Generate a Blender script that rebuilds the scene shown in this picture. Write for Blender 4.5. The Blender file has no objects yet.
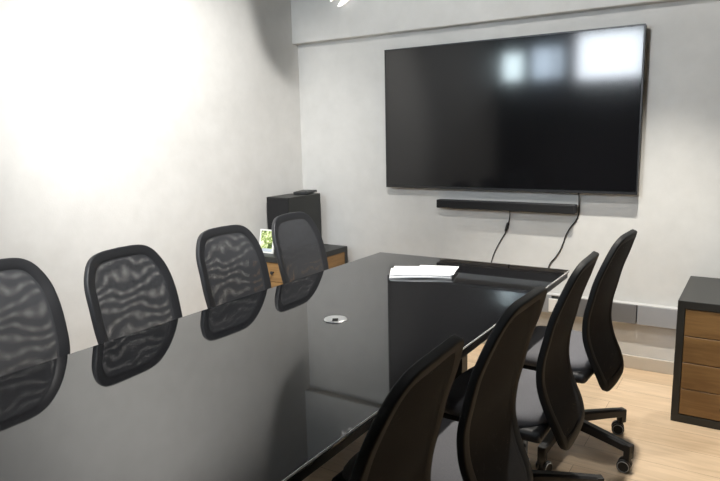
import bpy, bmesh, math, random
from mathutils import Vector, Matrix
random.seed(7)
SC = bpy.context.scene
COL = SC.collection
PI = math.pi

# ------------------------------------------------------------------ helpers
def link(o, parent=None):
    COL.objects.link(o)
    if parent is not None:
        o.parent = parent
    return o

def obj(name, bm, mats, parent=None, smooth=True, auto=35):
    """links a bmesh as one mesh object"""
    bmesh.ops.recalc_face_normals(bm, faces=bm.faces[:])
    if smooth:
        for f in bm.faces:
            f.smooth = True
        for e in bm.edges:
            if len(e.link_faces) == 2 and e.calc_face_angle(0) > math.radians(auto):
                e.smooth = False
    me = bpy.data.meshes.new(name)
    bm.to_mesh(me)
    bm.free()
    if not isinstance(mats, (list, tuple)):
        mats = [mats]
    for m in mats:
        me.materials.append(m)
    o = link(bpy.data.objects.new(name, me), parent)
    if smooth:
        w = o.modifiers.new('weighted_normals', 'WEIGHTED_NORMAL'); w.keep_sharp = True; w.weight = 80
    return o

def thing(name, label, cat, loc=(0, 0, 0), rz=0.0, group=None):
    o = bpy.data.objects.new(name, None)
    o.empty_display_size = 0.1
    o.location = loc
    o.rotation_euler = (0, 0, rz)
    link(o)
    return tag(o, label, cat, group)

def tag(o, label, cat, group=None):
    o['label'] = label
    o['category'] = cat
    if group:
        o['group'] = group
    return o

def struct(o):
    o['kind'] = 'structure'
    return o

def box(bm, c, s, bevel=0.0, seg=2, rot=None, mi=0):
    r = bmesh.ops.create_cube(bm, size=1.0)
    vs = r['verts']
    bmesh.ops.scale(bm, vec=s, verts=vs)
    fs = list({f for v in vs for f in v.link_faces})
    if bevel > 0:
        es = list({e for v in vs for e in v.link_edges})
        b = bmesh.ops.bevel(bm, geom=es, offset=bevel, segments=seg, affect='EDGES', profile=0.5)
        allv = set(b['verts'])
        for f in b['faces']:
            allv.update(f.verts)
        stack = list(allv); seen = set(stack)
        while stack:
            v = stack.pop()
            for e in v.link_edges:
                w = e.other_vert(v)
                if w not in seen:
                    seen.add(w); stack.append(w)
        vs = list(seen)
    if rot is not None:
        bmesh.ops.rotate(bm, cent=(0, 0, 0), matrix=rot, verts=vs)
    bmesh.ops.translate(bm, vec=c, verts=vs)
    if mi:
        for f in {f for v in vs for f in v.link_faces}:
            f.material_index = mi
    return vs

def cyl(bm, a, b, r1, r2=None, seg=24, caps=True, mi=0):
    a = Vector(a); b = Vector(b)
    r2 = r1 if r2 is None else r2
    d = b - a
    r = bmesh.ops.create_cone(bm, cap_ends=caps, segments=seg, radius1=r1, radius2=r2, depth=d.length)
    q = Vector((0, 0, 1)).rotation_difference(d.normalized()).to_matrix()
    bmesh.ops.rotate(bm, cent=(0, 0, 0), matrix=q, verts=r['verts'])
    bmesh.ops.translate(bm, vec=(a + b) / 2, verts=r['verts'])
    if mi:
        for f in {f for v in r['verts'] for f in v.link_faces}:
            f.material_index = mi
    return r['verts']

def lathe(bm, prof, seg=32, M=None, mi=0):
    """prof: (radius, height) pairs revolved about z, then moved by matrix M"""
    M = M or Matrix.Identity(4)
    rings = []
    for r, h in prof:
        if r < 1e-6:
            rings.append([bm.verts.new(M @ Vector((0, 0, h)))])
        else:
            rings.append([bm.verts.new(M @ Vector((r * math.cos(2 * PI * k / seg), r * math.sin(2 * PI * k / seg), h))) for k in range(seg)])
    for A, B in zip(rings[:-1], rings[1:]):
        for k in range(seg):
            j = (k + 1) % seg
            if len(A) == 1 and len(B) == 1:
                continue
            if len(A) == 1:
                f = bm.faces.new((A[0], B[j], B[k]))
            elif len(B) == 1:
                f = bm.faces.new((A[k], A[j], B[0]))
            else:
                f = bm.faces.new((A[k], A[j], B[j], B[k]))
            f.material_index = mi

def catmull(pts, n=8):
    P = [Vector(p) for p in pts]
    P = [P[0] * 2 - P[1]] + P + [P[-1] * 2 - P[-2]]
    out = []
    for i in range(1, len(P) - 2):
        for k in range(n):
            t = k / n
            a, b, c, d = P[i - 1:i + 3]
            out.append(0.5 * ((2 * b) + (c - a) * t + (2 * a - 5 * b + 4 * c - d) * t * t + (3 * b - a - 3 * c + d) * t ** 3))
    out.append(P[-2])
    return out

def tube(bm, pts, r, seg=8, mi=0):
    n = len(pts); prev = None; up = Vector((0.13, 0.31, 0.94)).normalized()
    rings = []
    for i, p in enumerate(pts):
        t = (Vector(pts[min(i + 1, n - 1)]) - Vector(pts[max(i - 1, 0)])).normalized()
        a = t.cross(up)
        if a.length < 1e-3:
            a = t.cross(Vector((1, 0, 0)))
        a.normalize(); b = t.cross(a); up = -b if b.dot(up) < 0 else b
        a = t.cross(up).normalized(); b = t.cross(a)
        rad = r(i / (n - 1)) if callable(r) else r
        rings.append([bm.verts.new(Vector(p) + a * rad * math.cos(2 * PI * k / seg) + b * rad * math.sin(2 * PI * k / seg)) for k in range(seg)])
    for A, B in zip(rings[:-1], rings[1:]):
        for k in range(seg):
            j = (k + 1) % seg
            f = bm.faces.new((A[k], A[j], B[j], B[k])); f.material_index = mi
    for R in (rings[0], rings[-1]):
        f = bm.faces.new(R); f.material_index = mi

def frame_ring(bm, x0, x1, z0, z1, y0, y1, w):
    """a rectangular picture-frame solid in the xz plane"""
    box(bm, ((x0 + x1) / 2, (y0 + y1) / 2, z0 + w / 2), (x1 - x0, y1 - y0, w))
    box(bm, ((x0 + x1) / 2, (y0 + y1) / 2, z1 - w / 2), (x1 - x0, y1 - y0, w))
    box(bm, (x0 + w / 2, (y0 + y1) / 2, (z0 + z1) / 2), (w, y1 - y0, z1 - z0 - 2 * w))
    box(bm, (x1 - w / 2, (y0 + y1) / 2, (z0 + z1) / 2), (w, y1 - y0, z1 - z0 - 2 * w))

# ------------------------------------------------------------------ materials
def mat(name, color=(0.5, 0.5, 0.5), rough=0.5, metal=0.0, ior=1.5, spec=None):
    m = bpy.data.materials.new(name)
    m.use_nodes = True
    b = m.node_tree.nodes['Principled BSDF']
    b.inputs['Base Color'].default_value = (*color, 1)
    b.inputs['Roughness'].default_value = rough
    b.inputs['Metallic'].default_value = metal
    b.inputs['IOR'].default_value = ior
    if spec is not None:
        b.inputs['Specular IOR Level'].default_value = spec
    return m

class NT:
    def __init__(self, m):
        self.t = m.node_tree
        self.b = m.node_tree.nodes['Principled BSDF']
    def n(self, kind, **kw):
        nd = self.t.nodes.new(kind)
        for k, v in kw.items():
            if hasattr(nd, k):
                setattr(nd, k, v)
            else:
                nd.inputs[k].default_value = v
        return nd
    def l(self, a, b):
        self.t.links.new(a, b)
    def math(self, op, a, b=None):
        nd = self.n('ShaderNodeMath', operation=op)
        for i, v in enumerate((a, b)):
            if v is None: continue
            if isinstance(v, (int, float)): nd.inputs[i].default_value = v
            else: self.l(v, nd.inputs[i])
        return nd.outputs[0]

def plaster(name, ca, cb, bump=0.05):
    m = mat(name, rough=0.85); t = NT(m)
    tc = t.n('ShaderNodeTexCoord')
    a = t.n('ShaderNodeTexNoise', Scale=1.6, Detail=6.0, Roughness=0.6)
    b = t.n('ShaderNodeTexNoise', Scale=9.0, Detail=4.0, Roughness=0.6)
    c = t.n('ShaderNodeTexNoise', Scale=120.0, Detail=2.0)
    for x in (a, b, c): t.l(tc.outputs['Object'], x.inputs['Vector'])
    mx = t.n('ShaderNodeMix', data_type='FLOAT'); mx.inputs[0].default_value = 0.35
    t.l(a.outputs[0], mx.inputs[2]); t.l(b.outputs[0], mx.inputs[3])
    r = t.n('ShaderNodeValToRGB')
    r.color_ramp.elements[0].position = 0.35; r.color_ramp.elements[0].color = (*ca, 1)
    r.color_ramp.elements[1].position = 0.65; r.color_ramp.elements[1].color = (*cb, 1)
    t.l(mx.outputs[0], r.inputs[0]); t.l(r.outputs[0], t.b.inputs['Base Color'])
    bp = t.n('ShaderNodeBump', Strength=bump, Distance=0.01)
    t.l(c.outputs[0], bp.inputs['Height']); t.l(bp.outputs[0], t.b.inputs['Normal'])
    return m

def oak(name, ca, cb, scale=(1.2, 14.0, 14.0), rough=0.5):
    m = mat(name, rough=rough); t = NT(m)
    tc = t.n('ShaderNodeTexCoord')
    mp = t.n('ShaderNodeMapping'); mp.inputs['Scale'].default_value = scale
    t.l(tc.outputs['Object'], mp.inputs['Vector'])
    a = t.n('ShaderNodeTexNoise', Scale=2.2, Detail=8.0, Roughness=0.65, Distortion=0.6)
    t.l(mp.outputs[0], a.inputs['Vector'])
    r = t.n('ShaderNodeValToRGB')
    r.color_ramp.elements[0].position = 0.32; r.color_ramp.elements[0].color = (*ca, 1)
    r.color_ramp.elements[1].position = 0.7; r.color_ramp.elements[1].color = (*cb, 1)
    t.l(a.outputs[0], r.inputs[0]); t.l(r.outputs[0], t.b.inputs['Base Color'])
    return m

def plank_floor():
    m = mat('oak_floorboards', rough=0.42); t = NT(m)
    tc = t.n('ShaderNodeTexCoord')
    mp = t.n('ShaderNodeMapping'); mp.inputs['Rotation'].default_value = (0, 0, 0)
    t.l(tc.outputs['Object'], mp.inputs['Vector'])
    br = t.n('ShaderNodeTexBrick', offset=0.37, squash=1.0)
    br.inputs['Scale'].default_value = 1.0
    br.inputs['Mortar Size'].default_value = 0.0012
    br.inputs['Brick Width'].default_value = 1.5
    br.inputs['Row Height'].default_value = 0.19
    br.inputs['Color1'].default_value = (0.66, 0.50, 0.34, 1)
    br.inputs['Color2'].default_value = (0.76, 0.60, 0.43, 1)
    br.inputs['Mortar'].default_value = (0.34, 0.24, 0.15, 1)
    t.l(mp.outputs[0], br.inputs['Vector'])
    mp2 = t.n('ShaderNodeMapping'); mp2.inputs['Scale'].default_value = (1.0, 9.0, 1.0)
    t.l(tc.outputs['Object'], mp2.inputs['Vector'])
    nz = t.n('ShaderNodeTexNoise', Scale=3.0, Detail=8.0, Roughness=0.65, Distortion=0.8)
    t.l(mp2.outputs[0], nz.inputs['Vector'])
    r = t.n('ShaderNodeValToRGB')
    r.color_ramp.elements[0].position = 0.3; r.color_ramp.elements[0].color = (0.80, 0.77, 0.72, 1)
    r.color_ramp.elements[1].position = 0.7; r.color_ramp.elements[1].color = (1.06, 1.05, 1.04, 1)
    t.l(nz.outputs[0], r.inputs[0])
    mx = t.n('ShaderNodeMix', data_type='RGBA', blend_type='MULTIPLY'); mx.inputs[0].default_value = 1.0
    t.l(br.outputs['Color'], mx.inputs[6]); t.l(r.outputs[0], mx.inputs[7])
    t.l(mx.outputs[2], t.b.inputs['Base Color'])
    return m

def fabric(name, ca, cb, rough=0.9):
    m = mat(name, rough=rough, spec=0.2); t = NT(m)
    tc = t.n('ShaderNodeTexCoord')
    a = t.n('ShaderNodeTexNoise', Scale=260.0, Detail=2.0)
    t.l(tc.outputs['Object'], a.inputs['Vector'])
    r = t.n('ShaderNodeValToRGB')
    r.color_ramp.elements[0].color = (*ca, 1); r.color_ramp.elements[1].color = (*cb, 1)
    t.l(a.outputs[0], r.inputs[0]); t.l(r.outputs[0], t.b.inputs['Base Color'])
    bp = t.n('ShaderNodeBump', Strength=0.25, Distance=0.002)
    t.l(a.outputs[0], bp.inputs['Height']); t.l(bp.outputs[0], t.b.inputs['Normal'])
    return m

def weave(name, color, py, pz, dy, dz, wob, spec=0.3):
    """woven mesh: real holes between threads, laid out in metres on the UV map"""
    m = mat(name, color, rough=0.7, spec=spec); t = NT(m)
    uv = t.n('ShaderNodeUVMap')
    nz = t.n('ShaderNodeTexNoise', Scale=5.0, Detail=1.0)
    t.l(uv.outputs[0], nz.inputs['Vector'])
    sp = t.n('ShaderNodeSeparateXYZ'); t.l(uv.outputs[0], sp.inputs[0])
    wv = t.math('MULTIPLY', t.math('SUBTRACT', nz.outputs[0], 0.5), wob)
    v = t.math('ADD', sp.outputs[1], wv)
    hz = t.math('LESS_THAN', t.math('FRACT', t.math('DIVIDE', v, pz)), dz)
    hy = t.math('LESS_THAN', t.math('FRACT', t.math('DIVIDE', sp.outputs[0], py)), dy)
    al = t.math('MAXIMUM', hz, hy)
    t.l(al, t.b.inputs['Alpha'])
    return m

def foliage_print(name):
    m = mat(name, rough=0.35); t = NT(m)
    tc = t.n('ShaderNodeTexCoord')
    a = t.n('ShaderNodeTexNoise', Scale=26.0, Detail=3.0, Roughness=0.6, Distortion=1.2)
    t.l(tc.outputs['Object'], a.inputs['Vector'])
    r = t.n('ShaderNodeValToRGB')
    e = r.color_ramp.elements
    e[0].position = 0.36; e[0].color = (0.03, 0.06, 0.015, 1)
    e[1].position = 0.62; e[1].color = (0.95, 0.96, 0.82, 1)
    k = r.color_ramp.elements.new(0.46); k.color = (0.30, 0.42, 0.10, 1)
    k = r.color_ramp.elements.new(0.54); k.color = (0.74, 0.82, 0.42, 1)
    t.l(a.outputs[0], r.inputs[0]); t.l(r.outputs[0], t.b.inputs['Base Color'])
    return m

M = {}
M['wall'] = plaster('grey_plaster', (0.55, 0.545, 0.525), (0.63, 0.625, 0.605))
M['wall_dark'] = plaster('charcoal_plaster', (0.085, 0.085, 0.085), (0.11, 0.11, 0.108), 0.03)
M['ceiling'] = plaster('ceiling_paint', (0.26, 0.26, 0.25), (0.30, 0.30, 0.29), 0.02)
M['floor'] = plank_floor()
M['skirting'] = mat('skirting_paint', (0.52, 0.47, 0.40), 0.5)
M['glass_black'] = mat('black_glass_top', (0.010, 0.010, 0.011), 0.03, ior=1.66)
M['table_base'] = mat('black_table_base', (0.012, 0.012, 0.013), 0.45)
M['tv_screen'] = mat('tv_screen', (0.005, 0.005, 0.006), 0.10, ior=1.5)
M['tv_body'] = mat('tv_body_plastic', (0.012, 0.012, 0.013), 0.35)
M['black_plastic'] = mat('black_plastic', (0.014, 0.014, 0.015), 0.5)
M['frame_plastic'] = mat('chair_frame_plastic', (0.028, 0.029, 0.032), 0.45)
M['frame_matt'] = mat('chair_frame_matt_black', (0.009, 0.0095, 0.010), 0.6, spec=0.22)
M['dark_grille'] = fabric('speaker_grille_cloth', (0.008, 0.008, 0.009), (0.024, 0.024, 0.025), 0.8)
M['seat'] = fabric('seat_fabric', (0.11, 0.11, 0.12), (0.17, 0.17, 0.185))
M['rim'] = mat('caster_rim_grey', (0.36, 0.37, 0.38), 0.4)
M['tyre'] = mat('caster_tyre_black', (0.015, 0.015, 0.016), 0.5)
M['chrome'] = mat('chrome', (0.75, 0.75, 0.76), 0.15, 1.0)
M['silver'] = mat('brushed_silver', (0.72, 0.73, 0.74), 0.35, 0.9)
M['edge_glint'] = mat('pale_edge_highlight', (0.80, 0.80, 0.79), 0.6)
M['hole'] = mat('dark_hole', (0.004, 0.004, 0.004), 0.9)
M['cab_black'] = mat('black_stained_cabinet', (0.022, 0.023, 0.022), 0.45)
M['oak_x'] = oak('oak_front', (0.185, 0.098, 0.032), (0.31, 0.178, 0.066), (1.3, 14, 14))
M['oak_y'] = oak('oak_side', (0.185, 0.098, 0.032), (0.31, 0.178, 0.066), (14, 1.3, 14))
M['sub'] = mat('matt_black_cabinet', (0.012, 0.013, 0.012), 0.45)
M['paper'] = mat('white_paper', (0.83, 0.84, 0.86), 0.8)
M['trunk_dark'] = mat('trunking_grey_metal', (0.19, 0.195, 0.205), 0.45, 0.3)
M['trunk_light'] = mat('trunking_light_grey', (0.36, 0.375, 0.40), 0.45, 0.3)
M['trunk_lip'] = mat('trunking_lip', (0.50, 0.50, 0.50), 0.4)
M['white_plastic'] = mat('white_plastic', (0.80, 0.80, 0.79), 0.4)
M['cable'] = mat('cable_rubber', (0.012, 0.012, 0.012), 0.6)
M['print'] = foliage_print('leaf_print')
M['card'] = mat('white_card', (0.85, 0.86, 0.82), 0.6)
M['card_blue'] = mat('pale_blue_band', (0.55, 0.60, 0.68), 0.6)
M['lamp_glow'] = mat('lit_lamp_glass', (0.9, 0.9, 0.9), 0.4)
M['lamp_glow'].node_tree.nodes['Principled BSDF'].inputs['Emission Color'].default_value = (1, 0.98, 0.94, 1)
M['lamp_glow'].node_tree.nodes['Principled BSDF'].inputs['Emission Strength'].default_value = 0.9
M['lamp_white'] = mat('white_lamp_enamel', (0.86, 0.86, 0.85), 0.35)
def pane(name, tint):
    m = bpy.data.materials.new(name); m.use_nodes = True; t = m.node_tree
    t.nodes.clear()
    tr = t.nodes.new('ShaderNodeBsdfTransparent'); tr.inputs[0].default_value = (*tint, 1)
    gl = t.nodes.new('ShaderNodeBsdfGlossy'); gl.inputs['Roughness'].default_value = 0.02
    fr = t.nodes.new('ShaderNodeFresnel'); mx = t.nodes.new('ShaderNodeMixShader'); ou = t.nodes.new('ShaderNodeOutputMaterial')
    t.links.new(fr.outputs[0], mx.inputs[0]); t.links.new(tr.outputs[0], mx.inputs[1]); t.links.new(gl.outputs[0], mx.inputs[2])
    t.links.new(mx.outputs[0], ou.inputs[0])
    return m
M['pane_1'] = pane('daylight_tint_aqua', (0.92, 0.97, 0.97))  # bluish daylight of this window put into the glass tint
M['pane_2'] = pane('daylight_tint_grey', (0.68, 0.72, 0.76))  # dimmer daylight of this window put into the grey tint
M['pane_3'] = pane('clear_pane', (0.97, 0.97, 0.98))
M['mesh_front'] = weave('mesh_front_weave', (0.075, 0.077, 0.083), 0.0030, 0.00200, 0.36, 0.67, 0.010)
M['mesh_back'] = weave('mesh_back_weave', (0.075, 0.077, 0.083), 0.0032, 0.00211, 0.36, 0.66, 0.020)
M['dense_front'] = weave('dense_front_weave', (0.018, 0.0185, 0.02), 0.0030, 0.0020, 0.55, 0.88, 0.01, 0.10)
M['dense_back'] = weave('dense_back_weave', (0.018, 0.0185, 0.02), 0.0032, 0.0021, 0.55, 0.88, 0.02, 0.10)

# ------------------------------------------------------------------ room
RX, RY, RZ = 4.0, -4.45, 3.0          # right wall x, rear wall y, ceiling z
T = 0.15
def slab(name, c, s, m):
    bm = bmesh.new(); box(bm, c, s)
    return struct(obj(name, bm, m, smooth=False))
slab('floor', (RX / 2, RY / 2, -T / 2), (RX + 2 * T, -RY + 2 * T, T), M['floor'])
slab('ceiling', (RX / 2, RY / 2, RZ + T / 2), (RX + 2 * T, -RY + 2 * T, T), M['ceiling'])
slab('wall_left', (-T / 2, RY / 2, RZ / 2), (T, -RY + 2 * T, RZ), M['wall'])
slab('wall_right', (RX + T / 2, RY / 2, RZ / 2), (T, -RY + 2 * T, RZ), M['wall_dark'])
slab('wall_back', (RX / 2, T / 2, RZ / 2), (RX, T, RZ), M['wall'])
# rear wall with three high windows
WINS = [(0.02, 0.33, 2.07, 2.46), (0.41, 0.84, 2.07, 2.50), (0.98, 1.80, 2.03, 2.62)]
bm = bmesh.new()
yc = RY - T / 2
zl, zh = 1.95, 2.70
box(bm, (RX / 2, yc, zl / 2), (RX, T, zl))
box(bm, (RX / 2, yc, (zh + RZ) / 2), (RX, T, RZ - zh))
xs = 0.0
for (a, b, c, d) in WINS:
    if a > xs: box(bm, ((xs + a) / 2, yc, (zl + zh) / 2), (a - xs, T, zh - zl))
    box(bm, ((a + b) / 2, yc, (zl + c) / 2), (b - a, T, c - zl))
    box(bm, ((a + b) / 2, yc, (d + zh) / 2), (b - a, T, zh - d))
    xs = b
box(bm, ((xs + RX) / 2, yc, (zl + zh) / 2), (RX - xs, T, zh - zl))
struct(obj('wall_rear', bm, M['wall_dark'], smooth=False))
for i, (a, b, c, d) in enumerate(WINS):
    bm = bmesh.new(); frame_ring(bm, a, b, c, d, RY - 0.09, RY - 0.04, 0.022)
    if i == 1:
        box(bm, ((a + b) / 2 + 0.08, RY - 0.065, (c + d) / 2), (0.02, 0.05, d - c - 0.04))
    w = struct(obj('window_%d' % (i + 1), bm, M['black_plastic'], smooth=False))
    bm = bmesh.new(); box(bm, ((a + b) / 2, RY - 0.07, (c + d) / 2), (b - a - 0.04, 0.006, d - c - 0.04))
    obj('pane', bm, M['pane_%d' % (i + 1)], w, smooth=False)
# beam along the top of the back wall
SD, SZ = 0.071, 2.1095
bm = bmesh.new(); box(bm, (RX / 2, -SD / 2, (SZ + RZ) / 2), (RX, SD, RZ - SZ), 0.004, 1)
struct(obj('edge_glint_1', bm, M['wall'], smooth=False))
# skirting boards
bm = bmesh.new(); box(bm, (RX / 2, -0.006, 0.04), (RX, 0.012, 0.08), 0.002, 1)
struct(obj('baseboard_back', bm, M['skirting'], smooth=False))
bm = bmesh.new(); box(bm, (0.006, RY / 2, 0.04), (0.012, -RY - 0.03, 0.08), 0.002, 1)
struct(obj('baseboard_left', bm, M['skirting'], smooth=False))

# ------------------------------------------------------------------ cable trunking on the back wall
tr = thing('cable_trunking', 'grey metal cable trunking box running low along the back wall', 'trunking', (1.0, 0, 0.29))
x_cuts = [(1.0, 1.98, 'trunk_light'), (2.02, 2.478, 'trunk_dark'), (2.482, 3.9, 'trunk_light')]
for (a, b, mm) in x_cuts:
    bm = bmesh.new(); box(bm, ((a + b) / 2 - 1.0, -0.025, 0.0575), (b - a - 0.001, 0.05, 0.115), 0.003, 2)
    o = obj('cover', bm, M[mm], tr)
    if mm == 'trunk_dark': o['label'] = 'darker grey cover section'
bm = bmesh.new(); box(bm, (0.0 + 1.45, -0.024, 0.118), (2.90, 0.046, 0.006), 0.001, 1)
o = obj('top_lip', bm, M['trunk_lip'], tr); o['label'] = 'pale top lip'
bm = bmesh.new(); box(bm, (0, -0.006, 0), (0.06, 0.012, 0.085), 0.003, 2)
ob = tag(obj('wall_socket', bm, M['white_plastic']), 'small white wall socket on the grey trunking behind the table end', 'socket')
ob.location = (1.995, -0.052, 0.345)

# ------------------------------------------------------------------ television, soundbar, cables
X0, X1, Z0, Z1 = 0.7990, 2.4520, 1.0600, 1.9990
tv = thing('television', 'large black flat television mounted on the back wall', 'television', ((X0 + X1) / 2, 0, Z0))
W, H = X1 - X0, Z1 - Z0
bm = bmesh.new(); box(bm, (0, -0.052, H / 2), (W, 0.032, H), 0.004, 2)
obj('housing', bm, M['tv_body'], tv)
bm = bmesh.new(); box(bm, (0, -0.022, H * 0.45), (W * 0.55, 0.04, H * 0.6), 0.006, 2)
obj('wall_mount', bm, M['black_plastic'], tv)
bm = bmesh.new(); box(bm, (0, -0.0690, H / 2 + 0.004), (W - 0.016, 0.003, H - 0.024), 0.0008, 1)
obj('screen', bm, M['tv_screen'], tv)
bm = bmesh.new(); frame_ring(bm, -W / 2, W / 2, 0, H, -0.0715, -0.0675, 0.007)
obj('bezel', bm, M['tv_body'], tv, smooth=False)

sb = thing('soundbar', 'long slim black soundbar on the wall under the television', 'soundbar', (1.650, 0, 0.930))
bm = bmesh.new(); box(bm, (0, -0.044, 0.028), (0.920, 0.060, 0.056), 0.006, 3)
obj('body', bm, M['black_plastic'], sb)
bm = bmesh.new(); box(bm, (0, -0.0745, 0.028), (0.904, 0.003, 0.046), 0.001, 1)
obj('grille', bm, M['dark_grille'], sb)
for s in (-1, 1):
    bm = bmesh.new(); box(bm, (s * 0.32, -0.008, 0.03), (0.05, 0.014, 0.04), 0.002, 1)
    obj('bracket', bm, M['black_plastic'], sb)

c1 = thing('power_cable', 'thin black cable with inline plug hanging from middle of soundbar', 'cable', (1.69, 0, 0.928))
P1 = [(0.0, -0.03, 0.008), (-0.003, -0.016, -0.03), (-0.012, -0.008, -0.075), (-0.03, -0.007, -0.14), (-0.06, -0.007, -0.195), (-0.09, -0.007, -0.25), (-0.115, -0.007, -0.31), (-0.13, -0.007, -0.37), (-0.136, -0.008, -0.44), (-0.137, -0.03, -0.508)]
bm = bmesh.new(); tube(bm, catmull(P1), 0.0036, 8); obj('cord', bm, M['cable'], c1)
bm = bmesh.new(); tube(bm, [Vector((-0.014, -0.011, -0.08)), Vector((-0.017, -0.011, -0.088)), Vector((-0.030, -0.011, -0.132)), Vector((-0.033, -0.011, -0.14))], lambda t: 0.0095 if 0.2 < t < 0.8 else 0.005, 10)
obj('inline_plug', bm, M['cable'], c1)
P2 = [(2.118, -0.030, 1.056), (2.119, -0.024, 1.03), (2.119, -0.016, 0.97), (2.117, -0.010, 0.925), (2.100, -0.008, 0.88), (2.068, -0.008, 0.835), (2.045, -0.008, 0.79), (2.032, -0.008, 0.745), (2.012, -0.008, 0.69), (1.985, -0.008, 0.645), (1.955, -0.008, 0.605), (1.94, -0.008, 0.56), (1.93, -0.01, 0.48), (1.928, -0.03, 0.413)]
bm = bmesh.new(); tube(bm, catmull([Vector(q) - Vector((2.105, 0, 1.06)) for q in P2]), 0.0040, 8)
o = tag(obj('power_cable', bm, M['cable']), 'black cable hanging from right of television past soundbar end', 'cable')
o.location = (2.105, 0, 1.06)

# ------------------------------------------------------------------ table
TX0, TX1, TY1, TY0, TH = 1.1616, 2.2642, -0.7805, -3.52, 0.74
tb = thing('conference_table', 'long black conference table with glossy glass top', 'table', ((TX0 + TX1) / 2, (TY0 + TY1) / 2, 0))
W, L = TX1 - TX0, TY1 - TY0
bm = bmesh.new(); box(bm, (0, 0, TH - 0.006), (W, L, 0.012), 0.0018, 2)
obj('tabletop', bm, M['glass_black'], tb)
bm = bmesh.new(); box(bm, (0, 0, TH - 0.012 - 0.0145), (W - 0.012, L - 0.012, 0.029), 0.002, 1)
o = obj('top_frame', bm, M['table_base'], tb)
bm = bmesh.new()  # pale strips put the highlight of the glass edge into colour and shape
box(bm, (W / 2 + 0.0010, 0, TH - 0.0028), (0.0020, L, 0.005))
box(bm, (-W / 2 - 0.0004, 0, TH - 0.006), (0.0008, L, 0.003))
for sy in (-1, 1): box(bm, (0, sy * (L / 2 + 0.0004), TH - 0.006), (W, 0.0008, 0.003))
o = obj('edge_highlight', bm, M['edge_glint'], tb, smooth=False); o['label'] = 'thin pale strip standing in for the edge highlight'
for s in (-1, 1):
    bm = bmesh.new()
    box(bm, (0, s * 0.95, (TH - 0.041) / 2 + 0.01), (0.34, 0.07, TH - 0.041 - 0.02), 0.004, 2)
    box(bm, (0, s * 0.95, 0.01), (0.46, 0.16, 0.02), 0.004, 2)
    obj('pedestal', bm, M['table_base'], tb)
bm = bmesh.new(); box(bm, (0, 0, 0.62), (0.05, 1.82, 0.12), 0.004, 2)
obj('crossbeam', bm, M['table_base'], tb)

gr = thing('cable_grommet', 'small round silver cable grommet in the black glass table top', 'grommet', (1.715, -2.055, TH))
bm = bmesh.new()
lathe(bm, [(0.0, 0.0005), (0.044, 0.0005), (0.0445, 0.002), (0.042, 0.0045), (0.036, 0.0058), (0.0, 0.0062)], 40)
obj('cap', bm, M['silver'], gr)
bm = bmesh.new(); box(bm, (0.012, -0.019, 0.0052), (0.022, 0.032, 0.004), 0.001, 1, Matrix.Rotation(0.55, 3, 'Z'))
obj('cable_slot', bm, M['hole'], gr)

# stack of papers: three separate sheets/booklets
def sheet(w, d, th, lift, bow):
    bm = bmesh.new(); n = 14
    g = [[None] * (n + 1) for _ in range(n + 1)]
    for i in range(n + 1):
        for j in range(n + 1):
            u, v = i / n, j / n
            z = bow * math.sin(PI * u) * (1 - v) + lift * (u ** 2) * (1 - v)
            g[i][j] = (w * (u - .5), d * (v - .5), z)
    top = [[bm.verts.new((x, y, z + th)) for (x, y, z) in r] for r in g]
    bot = [[bm.verts.new((x, y, z)) for (x, y, z) in r] for r in g]
    for i in range(n):
        for j in range(n):
            bm.faces.new((top[i][j], top[i + 1][j], top[i + 1][j + 1], top[i][j + 1]))
            bm.faces.new((bot[i][j], bot[i][j + 1], bot[i + 1][j + 1], bot[i + 1][j]))
    for k in range(n):
        bm.faces.new((top[k][0], bot[k][0], bot[k + 1][0], top[k + 1][0]))
        bm.faces.new((top[k][n], top[k + 1][n], bot[k + 1][n], bot[k][n]))
        bm.faces.new((top[0][k], top[0][k + 1], bot[0][k + 1], bot[0][k]))
        bm.faces.new((top[n][k], bot[n][k], bot[n][k + 1], top[n][k + 1]))
    return bm
PG = 'white papers on the table'
pa = math.radians(27)
o = tag(obj('paper_stack', sheet(0.30, 0.22, 0.006, 0.0, 0.004), M['paper']), 'white booklet lying lowest in the pile of papers on the black table', 'papers', PG)
o.location = (1.640, -1.20, TH + 0.0006); o.rotation_euler = (0, 0, pa)
o = tag(obj('paper_stack', sheet(0.297, 0.21, 0.0035, 0.0, 0.002), M['paper']), 'white sheets topmost in the pile of papers on the black table', 'papers', PG)
o.location = (1.645, -1.19, TH + 0.0118); o.rotation_euler = (0, 0, pa - 0.06)
o = tag(obj('paper_stack', sheet(0.20, 0.20, 0.0025, 0.0, 0.001), M['paper']), 'white sheets poking out at the right side of the paper pile', 'papers', PG)
o.location = (1.705, -1.152, TH + 0.0158); o.rotation_euler = (0, 0, 0.27)

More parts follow.
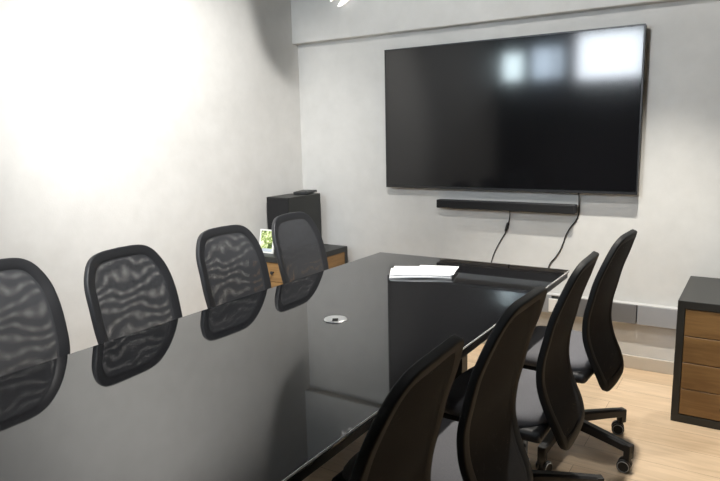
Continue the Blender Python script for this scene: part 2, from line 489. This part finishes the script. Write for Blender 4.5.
# ------------------------------------------------------------------ cabinets
CW, CD, CH = 0.44, 0.60, 0.615
def cabinet(label, loc, knob_at):
    t = thing('drawer_cabinet', label, 'cabinet', loc, 0, 'oak fronted cabinets by the back wall')
    fr = 0.034
    bm = bmesh.new()
    box(bm, (0, 0, CH - 0.019), (CW, CD, 0.038), 0.003, 2)                       # top
    box(bm, (0, 0, 0.02), (CW, CD, 0.04), 0.003, 2)                              # base
    for s in (-1, 1):
        for q in (-1, 1):                                                       # corner posts
            box(bm, (s * (CW / 2 - fr / 2), q * (CD / 2 - fr / 2), CH / 2), (fr, fr, CH - 0.06), 0.002, 1)
    box(bm, (0, CD / 2 - 0.01, CH / 2), (CW - 0.05, 0.012, CH - 0.07))             # back
    box(bm, (0, 0.03, CH / 2), (CW - 0.08, CD - 0.12, CH - 0.1))               # inner body
    obj('carcass', bm, M['cab_black'], t)
    for s in (-1, 1):
        bm = bmesh.new(); box(bm, (s * (CW / 2 - 0.012), 0, CH / 2 + 0.001), (0.014, CD - 2 * fr, CH - 0.08), 0.001, 1)
        o = obj('side_panel', bm, M['oak_y'], t); o['label'] = 'oak side panel'
    h0, h1, n = 0.042, CH - 0.040, 4
    dh = (h1 - h0) / n
    for k in range(n):
        bm = bmesh.new()
        box(bm, (0, -CD / 2 + 0.014, h0 + dh * (k + 0.5)), (CW - 2 * fr - 0.003, 0.022, dh - 0.004), 0.0015, 1)
        d = obj('drawer', bm, M['oak_x'], t); d['label'] = 'oak drawer front'
        if k in knob_at:
            bm = bmesh.new()
            lathe(bm, [(0.0, 0.026), (0.010, 0.026), (0.0125, 0.022), (0.0115, 0.016), (0.006, 0.010), (0.0065, 0.0), (0.0, 0.0)], 20,
                  Matrix.Translation((0, -CD / 2 + 0.003, h0 + dh * (k + 0.5))) @ Matrix.Rotation(PI / 2, 4, 'X'))
            obj('knob', bm, M['black_plastic'], d)
    return t
cabinet('low black framed cabinet with oak fronts in the left corner under the black box', (0.035 + CW / 2, -0.10 - CD / 2, 0), (0, 3))
cabinet('low black framed cabinet with four oak drawers at the right edge', (2.749 + CW / 2, -0.06 - CD / 2, 0), (0,))

# black box (bass speaker) standing on the left cabinet
su = thing('subwoofer', 'tall matt black speaker box standing on the corner cabinet', 'speaker', (0.146, -0.30, CH))
bm = bmesh.new(); box(bm, (0, 0, 0.20), (0.205, 0.38, 0.375), 0.004, 2); obj('enclosure', bm, M['sub'], su)
bm = bmesh.new(); box(bm, (0, -0.1925, 0.20), (0.195, 0.005, 0.365), 0.002, 1); obj('grille', bm, M['dark_grille'], su)
for sx in (-1, 1):
    for sy in (-1, 1):
        bm = bmesh.new(); cyl(bm, (sx * 0.08, sy * 0.17, 0.0), (sx * 0.08, sy * 0.17, 0.012), 0.014, seg=16); obj('foot', bm, M['black_plastic'], su)
bm = bmesh.new(); box(bm, (0, 0, 0.010), (0.115, 0.19, 0.018), 0.004, 2)
ro = thing('media_box', 'small flat black box lying on top of the tall speaker box', 'box', (0.148, -0.165, CH + 0.388), 0.25)
obj('case', bm, M['black_plastic'], ro)
bm = bmesh.new(); box(bm, (0, 0, 0.0195), (0.09, 0.16, 0.002), 0.0008, 1); obj('lid', bm, M['sub'], ro)

# leaf-print card leaning on the speaker box
cd = thing('picture_frame', 'small white framed leaf picture leaning against the black speaker box', 'picture', (0.112, -0.600, CH + 0.001), 0.0)
rt = Matrix.Rotation(-0.20, 3, 'X')
def tilt(bm):
    bmesh.ops.rotate(bm, cent=(0, 0, 0), matrix=rt, verts=bm.verts[:])
    return bm
bm = bmesh.new(); frame_ring(bm, -0.065, 0.065, 0.0, 0.168, -0.006, 0.006, 0.010); obj('frame', tilt(bm), M['card'], cd, smooth=False)
bm = bmesh.new(); box(bm, (0, 0.001, 0.084), (0.112, 0.006, 0.150)); obj('print', tilt(bm), M['print'], cd, smooth=False)
bm = bmesh.new(); box(bm, (0.01, -0.0035, 0.022), (0.09, 0.003, 0.022)); o = obj('caption_band', tilt(bm), M['card_blue'], cd, smooth=False); o['label'] = 'pale blue band'

# ------------------------------------------------------------------ office chairs (face +x locally)
ZK = [.30, .36, .42, .50, .58, .66, .74, .82, .90, .97, 1.05]
XK = [-.1738, -.1855, -.1716, -.1369, -.1166, -.1185, -.1362, -.1554, -.1831, -.2067, -.2371]
def prof_x(z):
    i = 0
    while i < len(ZK) - 2 and z > ZK[i + 1]: i += 1
    def m(k):
        if k == 0: return (XK[1] - XK[0]) / (ZK[1] - ZK[0])
        if k == len(ZK) - 1: return (XK[-1] - XK[-2]) / (ZK[-1] - ZK[-2])
        return (XK[k + 1] - XK[k - 1]) / (ZK[k + 1] - ZK[k - 1])
    h = ZK[i + 1] - ZK[i]; t = (z - ZK[i]) / h
    return (2*t**3 - 3*t**2 + 1) * XK[i] + (t**3 - 2*t**2 + t) * h * m(i) + (-2*t**3 + 3*t**2) * XK[i + 1] + (t**3 - t**2) * h * m(i + 1)
CURVE = 0.014
ZTOP = 1.010
HALF = [(0.0, ZTOP), (0.0958, ZTOP - .004), (.1456, ZTOP - .022), (.1786, ZTOP - .06), (.2025, ZTOP - .12), (.2107, .8), (.209, .7), (.1951, .6),
        (.1824, .5), (.176, .42), (.157, .37), (.113, .345), (0.0, .34)]
_h = [(v.x, v.y) for v in catmull([(y, z, 0) for y, z in HALF], 6)]
RIM = _h + [(-y, z) for y, z in _h[::-1][1:-1]]
ZC = 0.67
def surf(y, z, off=0.0):
    x = prof_x(z) - CURVE * (1 - (y / 0.22) ** 2)
    e = 1e-3
    dz = (prof_x(z + e) - prof_x(z - e)) / (2 * e); dy = 2 * CURVE * y / 0.22 ** 2
    nrm = Vector((1, -dy, -dz)).normalized()
    return Vector((x, y, z)) + nrm * off, nrm
def back_frame_bm(w=0.046, th=0.024):
    bm = bmesh.new(); rings = []
    n = len(RIM)
    for k in range(n):
        p, nr = surf(*RIM[k])
        t = (surf(*RIM[(k + 1) % n])[0] - surf(*RIM[k - 1])[0]).normalized()
        inw = nr.cross(t).normalized()
        if inw.dot(Vector((0, -p.y, ZC - p.z))) < 0: inw = -inw
        rings.append([bm.verts.new(p + inw * (u * w) + nr * (v * th)) for (u, v) in
                      [(0.0, -.30), (0.0, .30), (.06, .46), (.16, .5), (.60, .42), (.92, .18), (1.0, 0), (.92, -.18), (.60, -.42), (.16, -.5), (.06, -.46)]])
    m = len(rings[0])
    for k in range(n):
        A, B = rings[k], rings[(k + 1) % n]
        for i in range(m):
            j = (i + 1) % m
            bm.faces.new((A[i], A[j], B[j], B[i]))
    return bm
def back_mesh_bm(off, rings=12):
    bm = bmesh.new(); uvl = bm.loops.layers.uv.new('UVMap')
    n = len(RIM)
    R = [[bm.verts.new(surf(0, ZC, off)[0])]]
    for i in range(1, rings + 1):
        q = i / rings
        R.append([bm.verts.new(surf(y * (1 - 0.022 / 0.2) * q, ZC + (z - ZC) * (1 - 0.022 / 0.33) * q, off)[0]) for y, z in RIM])
    for i in range(rings):
        A, B = R[i], R[i + 1]
        for k in range(n):
            j = (k + 1) % n
            if len(A) == 1: bm.faces.new((A[0], B[k], B[j]))
            else: bm.faces.new((A[k], B[k], B[j], A[j]))
    for f in bm.faces:
        for lp in f.loops:
            lp[uvl].uv = (lp.vert.co.y, lp.vert.co.z)
    return bm
def seat_bm():
    bm = bmesh.new(); n, K = 3.4, 64
    levels = [(0.0, 0.06), (0.55, 0.062), (0.82, 0.058), (0.93, 0.050), (0.985, 0.036), (1.0, 0.020), (0.985, 0.006), (0.93, 0.0), (0.0, 0.0)]
    prev = None
    for (s, h) in levels:
        ring = []
        for k in range(1 if s == 0 else K):
            a = 2 * PI * k / K
            c, q = math.cos(a), math.sin(a)
            x = 0.222 * math.copysign(abs(c) ** (2 / n), c) * s
            y = 0.238 * math.copysign(abs(q) ** (2 / n), q) * s * (1.0 + 0.04 * x / 0.23)
            z = 0.42 + h
            if x > 0.12: z -= (x - 0.12) ** 2 * 2.6           # waterfall front
            z += 0.012 * (abs(y) / 0.238) ** 2
            ring.append(bm.verts.new((x + 0.075, y, z)))
        if prev is not None:
            for k in range(K):
                j = (k + 1) % K
                if len(prev) == 1: bm.faces.new((prev[0], ring[k], ring[j]))
                elif len(ring) == 1: bm.faces.new((prev[k], ring[0], prev[j]))
                else: bm.faces.new((prev[k], ring[k], ring[j], prev[j]))
        prev = ring
    return bm
def leg_bm(a):
    bm = bmesh.new()
    d = Vector((math.cos(a), math.sin(a), 0)); s = Vector((-d.y, d.x, 0))
    secs = [(0.028, 0.128, 0.048, 0.022), (0.12, 0.124, 0.044, 0.021), (0.24, 0.114, 0.040, 0.019), (0.316, 0.106, 0.038, 0.018), (0.324, 0.105, 0.032, 0.015)]
    prev = None
    for (r, z, h, w) in secs:
        c = d * r + Vector((0, 0, z))
        q = [bm.verts.new(c + s * w * i + Vector((0, 0, h / 2 * j))) for i, j in ((-1, -.8), (-.75, -1), (.75, -1), (1, -.8), (1, .6), (.6, 1), (-.6, 1), (-1, .6))]
        if prev:
            for i in range(8): bm.faces.new((prev[i], prev[(i + 1) % 8], q[(i + 1) % 8], q[i]))
        else: bm.faces.new(q)
        prev = q
    bm.faces.new(prev)
    vs = box(bm, (0, 0, 0), (0.030, 0.036, 0.066), 0.005, 2, Matrix.Rotation(a, 3, 'Z'))
    bmesh.ops.translate(bm, vec=d * 0.309 + Vector((0, 0, 0.092)), verts=vs)
    return bm
def caster_bm(a, swivel):
    bm = bmesh.new()
    d = Vector((math.cos(a), math.sin(a), 0)) * 0.306
    ax = Vector((math.cos(swivel), math.sin(swivel), 0))
    tr_ = Vector((-ax.y, ax.x, 0))
    c = d + tr_ * 0.012 + Vector((0, 0, 0.0282))
    q = Vector((0, 0, 1)).rotation_difference(ax).to_matrix().to_4x4()
    for s in (-1, 1):
        Mx = Matrix.Translation(c + ax * s * 0.0075) @ q @ Matrix.Diagonal((1, 1, s, 1))
        lathe(bm, [(0.0, 0.0), (0.025, 0.0), (0.028, 0.003), (0.028, 0.014), (0.025, 0.018), (0.0235, 0.0185)], 28, Mx, 0)
        lathe(bm, [(0.0245, 0.0182), (0.0232, 0.0198), (0.0210, 0.0192)], 28, Mx, 1)
        lathe(bm, [(0.0210, 0.0190), (0.018, 0.0175), (0.0, 0.0180)], 28, Mx, 0)
    cyl(bm, c - ax * 0.008, c + ax * 0.008, 0.019, seg=20)
    cyl(bm, d + Vector((0, 0, 0.040)), d + Vector((0, 0, 0.060)), 0.012, seg=16)
    return bm
BASE_A = [0.0]
def make_chair(label, group, loc, rz, base_a, front, back, seat_m, frame_m):
    t = thing('office_chair', label, 'chair', loc, rz, group)
    obj('back_frame', back_frame_bm(), frame_m, t, auto=60)
    mf = obj('back_mesh', back_mesh_bm(0.005), front, t)
    obj('mesh_lining', back_mesh_bm(-0.006), back, mf)
    obj('seat', seat_bm(), seat_m, t, auto=70)
    bm = bmesh.new(); box(bm, (0.072, 0, 0.418), (0.425, 0.462, 0.044), 0.018, 3)
    box(bm, (0.05, 0, 0.394), (0.30, 0.30, 0.02), 0.006, 2)
    obj('seat_pan', bm, M['black_plastic'], t)
    bm = bmesh.new()
    pts = [Vector((0.04, 0, 0.375)), Vector((-0.06, 0, 0.375)), Vector((-0.13, 0, 0.385)), Vector((-0.172, 0, 0.40))]
    ps = catmull(pts, 6)
    prev = None
    for i, q in enumerate(ps):
        tt = (ps[min(i + 1, len(ps) - 1)] - ps[max(i - 1, 0)]).normalized()
        nn = Vector((0, 1, 0)).cross(tt).normalized()
        w = 0.032 - 0.008 * i / len(ps)
        R = [bm.verts.new(q + Vector((0, w, 0)) * a + nn * 0.009 * b) for a, b in ((-1, -.5), (-.8, -1), (.8, -1), (1, -.5), (1, .5), (.8, 1), (-.8, 1), (-1, .5))]
        if prev:
            for k in range(8): bm.faces.new((prev[k], prev[(k + 1) % 8], R[(k + 1) % 8], R[k]))
        else: bm.faces.new(R)
        prev = R
    bm.faces.new(prev)
    obj('back_support', bm, M['black_plastic'], t, auto=50)
    bm = bmesh.new()
    box(bm, (0.02, 0, 0.368), (0.20, 0.13, 0.05), 0.010, 3)
    obj('mechanism', bm, M['black_plastic'], t)
    bm = bmesh.new(); tube(bm, catmull([(0.03, -0.05, 0.372), (0.03, -0.12, 0.370), (0.03, -0.19, 0.362)], 6), 0.006, 8)
    box(bm, (0.03, -0.205, 0.360), (0.022, 0.04, 0.010), 0.003, 2)
    obj('height_lever', bm, M['black_plastic'], t)
    bm = bmesh.new()
    cyl(bm, (0, 0, 0.10), (0, 0, 0.26), 0.025, seg=24); cyl(bm, (0, 0, 0.25), (0, 0, 0.386), 0.0155, seg=24)
    obj('gas_column', bm, M['black_plastic'], t)
    bm = bmesh.new(); lathe(bm, [(0.0, 0.150), (0.030, 0.150), (0.040, 0.142), (0.044, 0.115), (0.038, 0.095), (0.0, 0.095)], 28)
    obj('base_hub', bm, M['black_plastic'], t)
    for k in range(5):
        a = base_a + k * 2 * PI / 5
        lg = obj('base_leg', leg_bm(a), M['black_plastic'], t)
        obj('caster', caster_bm(a, a + 0.9 + 1.7 * ((k * 7) % 5) / 5), [M['tyre'], M['rim']], lg)
    return t
def copy_chair(src, label, group, loc, rz, turn=0.0, lift=0.0):
    r = src.copy(); COL.objects.link(r)
    r.location = loc; r.rotation_euler = (0, 0, rz); r['label'] = label; r['group'] = group
    for ch in list(src.children):
        c = ch.copy(); COL.objects.link(c); c.parent = r
        if ch.name.startswith('base_leg'): c.rotation_euler = (0, 0, turn)
        elif not ch.name.startswith(('base_hub', 'gas_column')): c.location.z += lift      # seat height set on the gas lift
        for g in list(ch.children):
            d = g.copy(); COL.objects.link(d); d.parent = c
    return r
GL = 'mesh backed office chairs along the left wall side of the table'
GR = 'black office chairs along the right side of the table'
left = [(1.080, -1.232, 0.03, 'dark grey mesh chair at the far left table corner, before the black speaker box'),
        (1.106, -1.793, -0.03, 'dark grey mesh chair left of table, second from the back wall'),
        (1.145, -2.380, 0.07, 'black mesh chair left of table, third from the back wall'),
        (1.100, -2.880, 0.03, 'black mesh chair cut off by the left edge, nearest on the left side')]
c0 = None
for (x, y, rz, lab) in left:
    if c0 is None: c0 = make_chair(lab, GL, (x, y, 0), rz, -PI / 2 - rz, M['mesh_front'], M['mesh_back'], M['seat'], M['frame_plastic'])
    else: copy_chair(c0, lab, GL, (x, y, 0), rz, left[0][2] - rz, 0.028 if y < -2.8 else 0.0)
right = [(2.368, -1.160, PI - 0.05, 'black chair right of table, farthest back with casters showing on the floor'),
         (2.343, -1.763, PI + 0.028, 'black chair right of table, second from the back wall'),
         (2.322, -2.343, PI - 0.015, 'black chair right of table, second nearest the camera'),
         (2.298, -2.875, PI + 0.043, 'black chair right of table, nearest the camera at the bottom edge')]
c1_ = None
for (x, y, rz, lab) in right:
    if c1_ is None: c1_ = make_chair(lab, GR, (x, y, 0), rz, math.atan2(0.236, 0.195) - PI + 0.05, M['dense_front'], M['dense_back'], M['seat'], M['frame_matt'])
    else: copy_chair(c1_, lab, GR, (x, y, 0), rz, {-1.763: -0.39, -2.343: 0.3, -2.875: 0.5}[y])

# ------------------------------------------------------------------ lamps
def spot(name, loc, target, power, angle, blend, col=(1, 0.95, 0.88), radius=0.04):
    L = bpy.data.lights.new(name, 'SPOT')
    L.energy = power; L.spot_size = math.radians(angle); L.spot_blend = blend
    L.color = col; L.shadow_soft_size = radius
    o = bpy.data.objects.new(name, L); COL.objects.link(o)
    o.location = loc
    o.rotation_euler = (Vector(target) - Vector(loc)).to_track_quat('-Z', 'Y').to_euler()
    return o
# white spotlight on the beam, its tips just inside the top of the picture
sl = thing('spotlight', 'white spotlight on the beam, its tips showing at the top edge', 'lamp', (0.56, -SD, 2.50))
bm = bmesh.new(); box(bm, (0, -0.012, 0), (0.16, 0.024, 0.07), 0.006, 2); obj('mounting_plate', bm, M['lamp_white'], sl)
bm = bmesh.new(); tube(bm, catmull([(0, -0.02, 0), (0, -0.032, -0.02), (0.0, -0.034, -0.06), (0.004, -0.031, -0.105)], 5), 0.006, 8); obj('arm', bm, M['lamp_white'], sl)
for (a, b, rr) in (((0.580, -0.102, 2.397), (0.444, -0.102, 2.321), 0.019), ((0.475, -0.11, 2.47), (0.382, -0.102, 2.361), 0.017)):
    bm = bmesh.new()
    A, B = Vector(a) - Vector((0.56, -SD, 2.50)), Vector(b) - Vector((0.56, -SD, 2.50)); d = (B - A)
    q = Vector((0, 0, 1)).rotation_difference(d.normalized()).to_matrix().to_4x4()
    l = d.length
    lathe(bm, [(0.0, 0.0), (rr * .6, 0.004), (rr, l * .3), (rr, l * .6), (rr * .75, l * .85), (rr * .3, l * .98), (0.0, l)], 20, Matrix.Translation(A) @ q)
    obj('lamp_head', bm, M['lamp_glow'], sl)

LC = (1.0, 0.975, 0.94)
# unseen ceiling spotlight with an added flap, cut to cast the left wall's dark corner
SP = Vector((1.55, -2.00, 2.72)); SAIM = Vector((0.0, -1.22, 1.40))
spot('unseen_wall_spot', SP, SAIM, 320, 82, 1.0, LC, 0.006)
ts = thing('unseen_spotlight', 'unseen black ceiling spotlight with an added shade flap, aimed at the left wall', 'lamp', (SP.x, SP.y, RZ))
bm = bmesh.new(); box(bm, (0, 0, -0.012), (0.10, 0.10, 0.024), 0.004, 2); obj('mounting_plate', bm, M['black_plastic'], ts)
ax = (SAIM - SP).normalized()
bm = bmesh.new(); o0 = Vector((0, 0, SP.z - RZ))
cyl(bm, o0 - ax * 0.16, o0 - ax * 0.03, 0.045, seg=28); cyl(bm, (0, 0, -0.02), o0 - ax * 0.10, 0.008, seg=10)
obj('lamp_housing', bm, M['black_plastic'], ts)
region = [(-.62, 3.0), (-.575, 2.6), (-.52, 2.36), (-.47, 2.16), (-.41, 2.03), (-.32, 1.93), (-.226, 1.875), (-.1, 1.82), (-.02, 1.80), (-.02, 2.10), (-.085, 2.11), (-.085, 3.0)]
pts = [Vector((0.0, y, z)) - SP for y, z in region]
cdir = sum(pts, Vector()).normalized()
fl = [q * (0.20 / q.dot(cdir)) for q in pts]
bm = bmesh.new()
va = [bm.verts.new(o0 + q) for q in fl]; vb = [bm.verts.new(o0 + q + cdir * 0.002) for q in fl]
bm.faces.new(va); bm.faces.new(vb[::-1])
for k in range(len(va)):
    j = (k + 1) % len(va); bm.faces.new((va[k], vb[k], vb[j], va[j]))
top = (fl[0] + fl[-1]) / 2
tube(bm, [o0 - ax * 0.05, o0 - ax * 0.03 + Vector((0, 0, 0.075)), o0 + top + Vector((0, 0, -0.004))], 0.004, 8)
obj('added_shade_flap', bm, M['black_plastic'], ts, smooth=False)
spot('unseen_wall_spot', (2.3, -3.30, 2.90), (0.0, -3.00, 1.10), 290, 95, 1.0, LC, 0.06)  # unseen lamp, added to brighten the near part of the left wall
spot('unseen_wall_spot', (1.9, -2.20, 2.93), (2.0, 0.0, 1.35), 90, 92, 0.35, LC, 0.06)  # unseen lamp, added to light the back wall
spot('downlight', (2.50, -1.00, 2.93), (2.52, -1.05, 0), 330, 76, 0.50, (1, 0.95, 0.86), 0.035)
spot('downlight', (2.95, -2.40, 2.93), (2.85, -2.40, 0), 25, 90, 0.50, LC, 0.05)

# daylight outside the rear windows
w = bpy.data.worlds.new('daylight'); SC.world = w; w.use_nodes = True
bg = w.node_tree.nodes['Background']
bg.inputs['Color'].default_value = (0.86, 0.94, 1.0, 1); bg.inputs['Strength'].default_value = 40.0
for (a, b, c, d) in WINS:
    L = bpy.data.lights.new('window_portal', 'AREA'); L.shape = 'RECTANGLE'
    L.size = b - a; L.size_y = d - c; L.cycles.is_portal = True
    o = bpy.data.objects.new('window_portal', L); COL.objects.link(o)
    o.location = ((a + b) / 2, RY - 0.02, (c + d) / 2); o.rotation_euler = (PI / 2, 0, 0)

# ------------------------------------------------------------------ camera
cx, cy, cz, yaw, pitch, roll, f = (3.04804, -3.96041, 1.43367, 0.56762, 0.16652, -0.02096, 632.12105)
fw = Vector((-math.sin(yaw) * math.cos(pitch), math.cos(yaw) * math.cos(pitch), -math.sin(pitch)))
r = Vector((math.cos(yaw), math.sin(yaw), 0)); u = r.cross(fw)
r2 = r * math.cos(roll) + u * math.sin(roll); u2 = -r * math.sin(roll) + u * math.cos(roll)
cam = bpy.data.cameras.new('camera'); co = bpy.data.objects.new('camera', cam); COL.objects.link(co)
co.matrix_world = Matrix(((r2.x, u2.x, -fw.x, cx), (r2.y, u2.y, -fw.y, cy), (r2.z, u2.z, -fw.z, cz), (0, 0, 0, 1)))
cam.sensor_fit = 'HORIZONTAL'; cam.sensor_width = 36.0; cam.lens = f / 720 * 36.0
cam.clip_start = 0.02
SC.camera = co

SC.view_settings.view_transform = 'Standard'
SC.view_settings.look = 'None'
SC.view_settings.gamma = 1.0
SC.view_settings.exposure = 0.0
SC.view_settings.use_curve_mapping = False
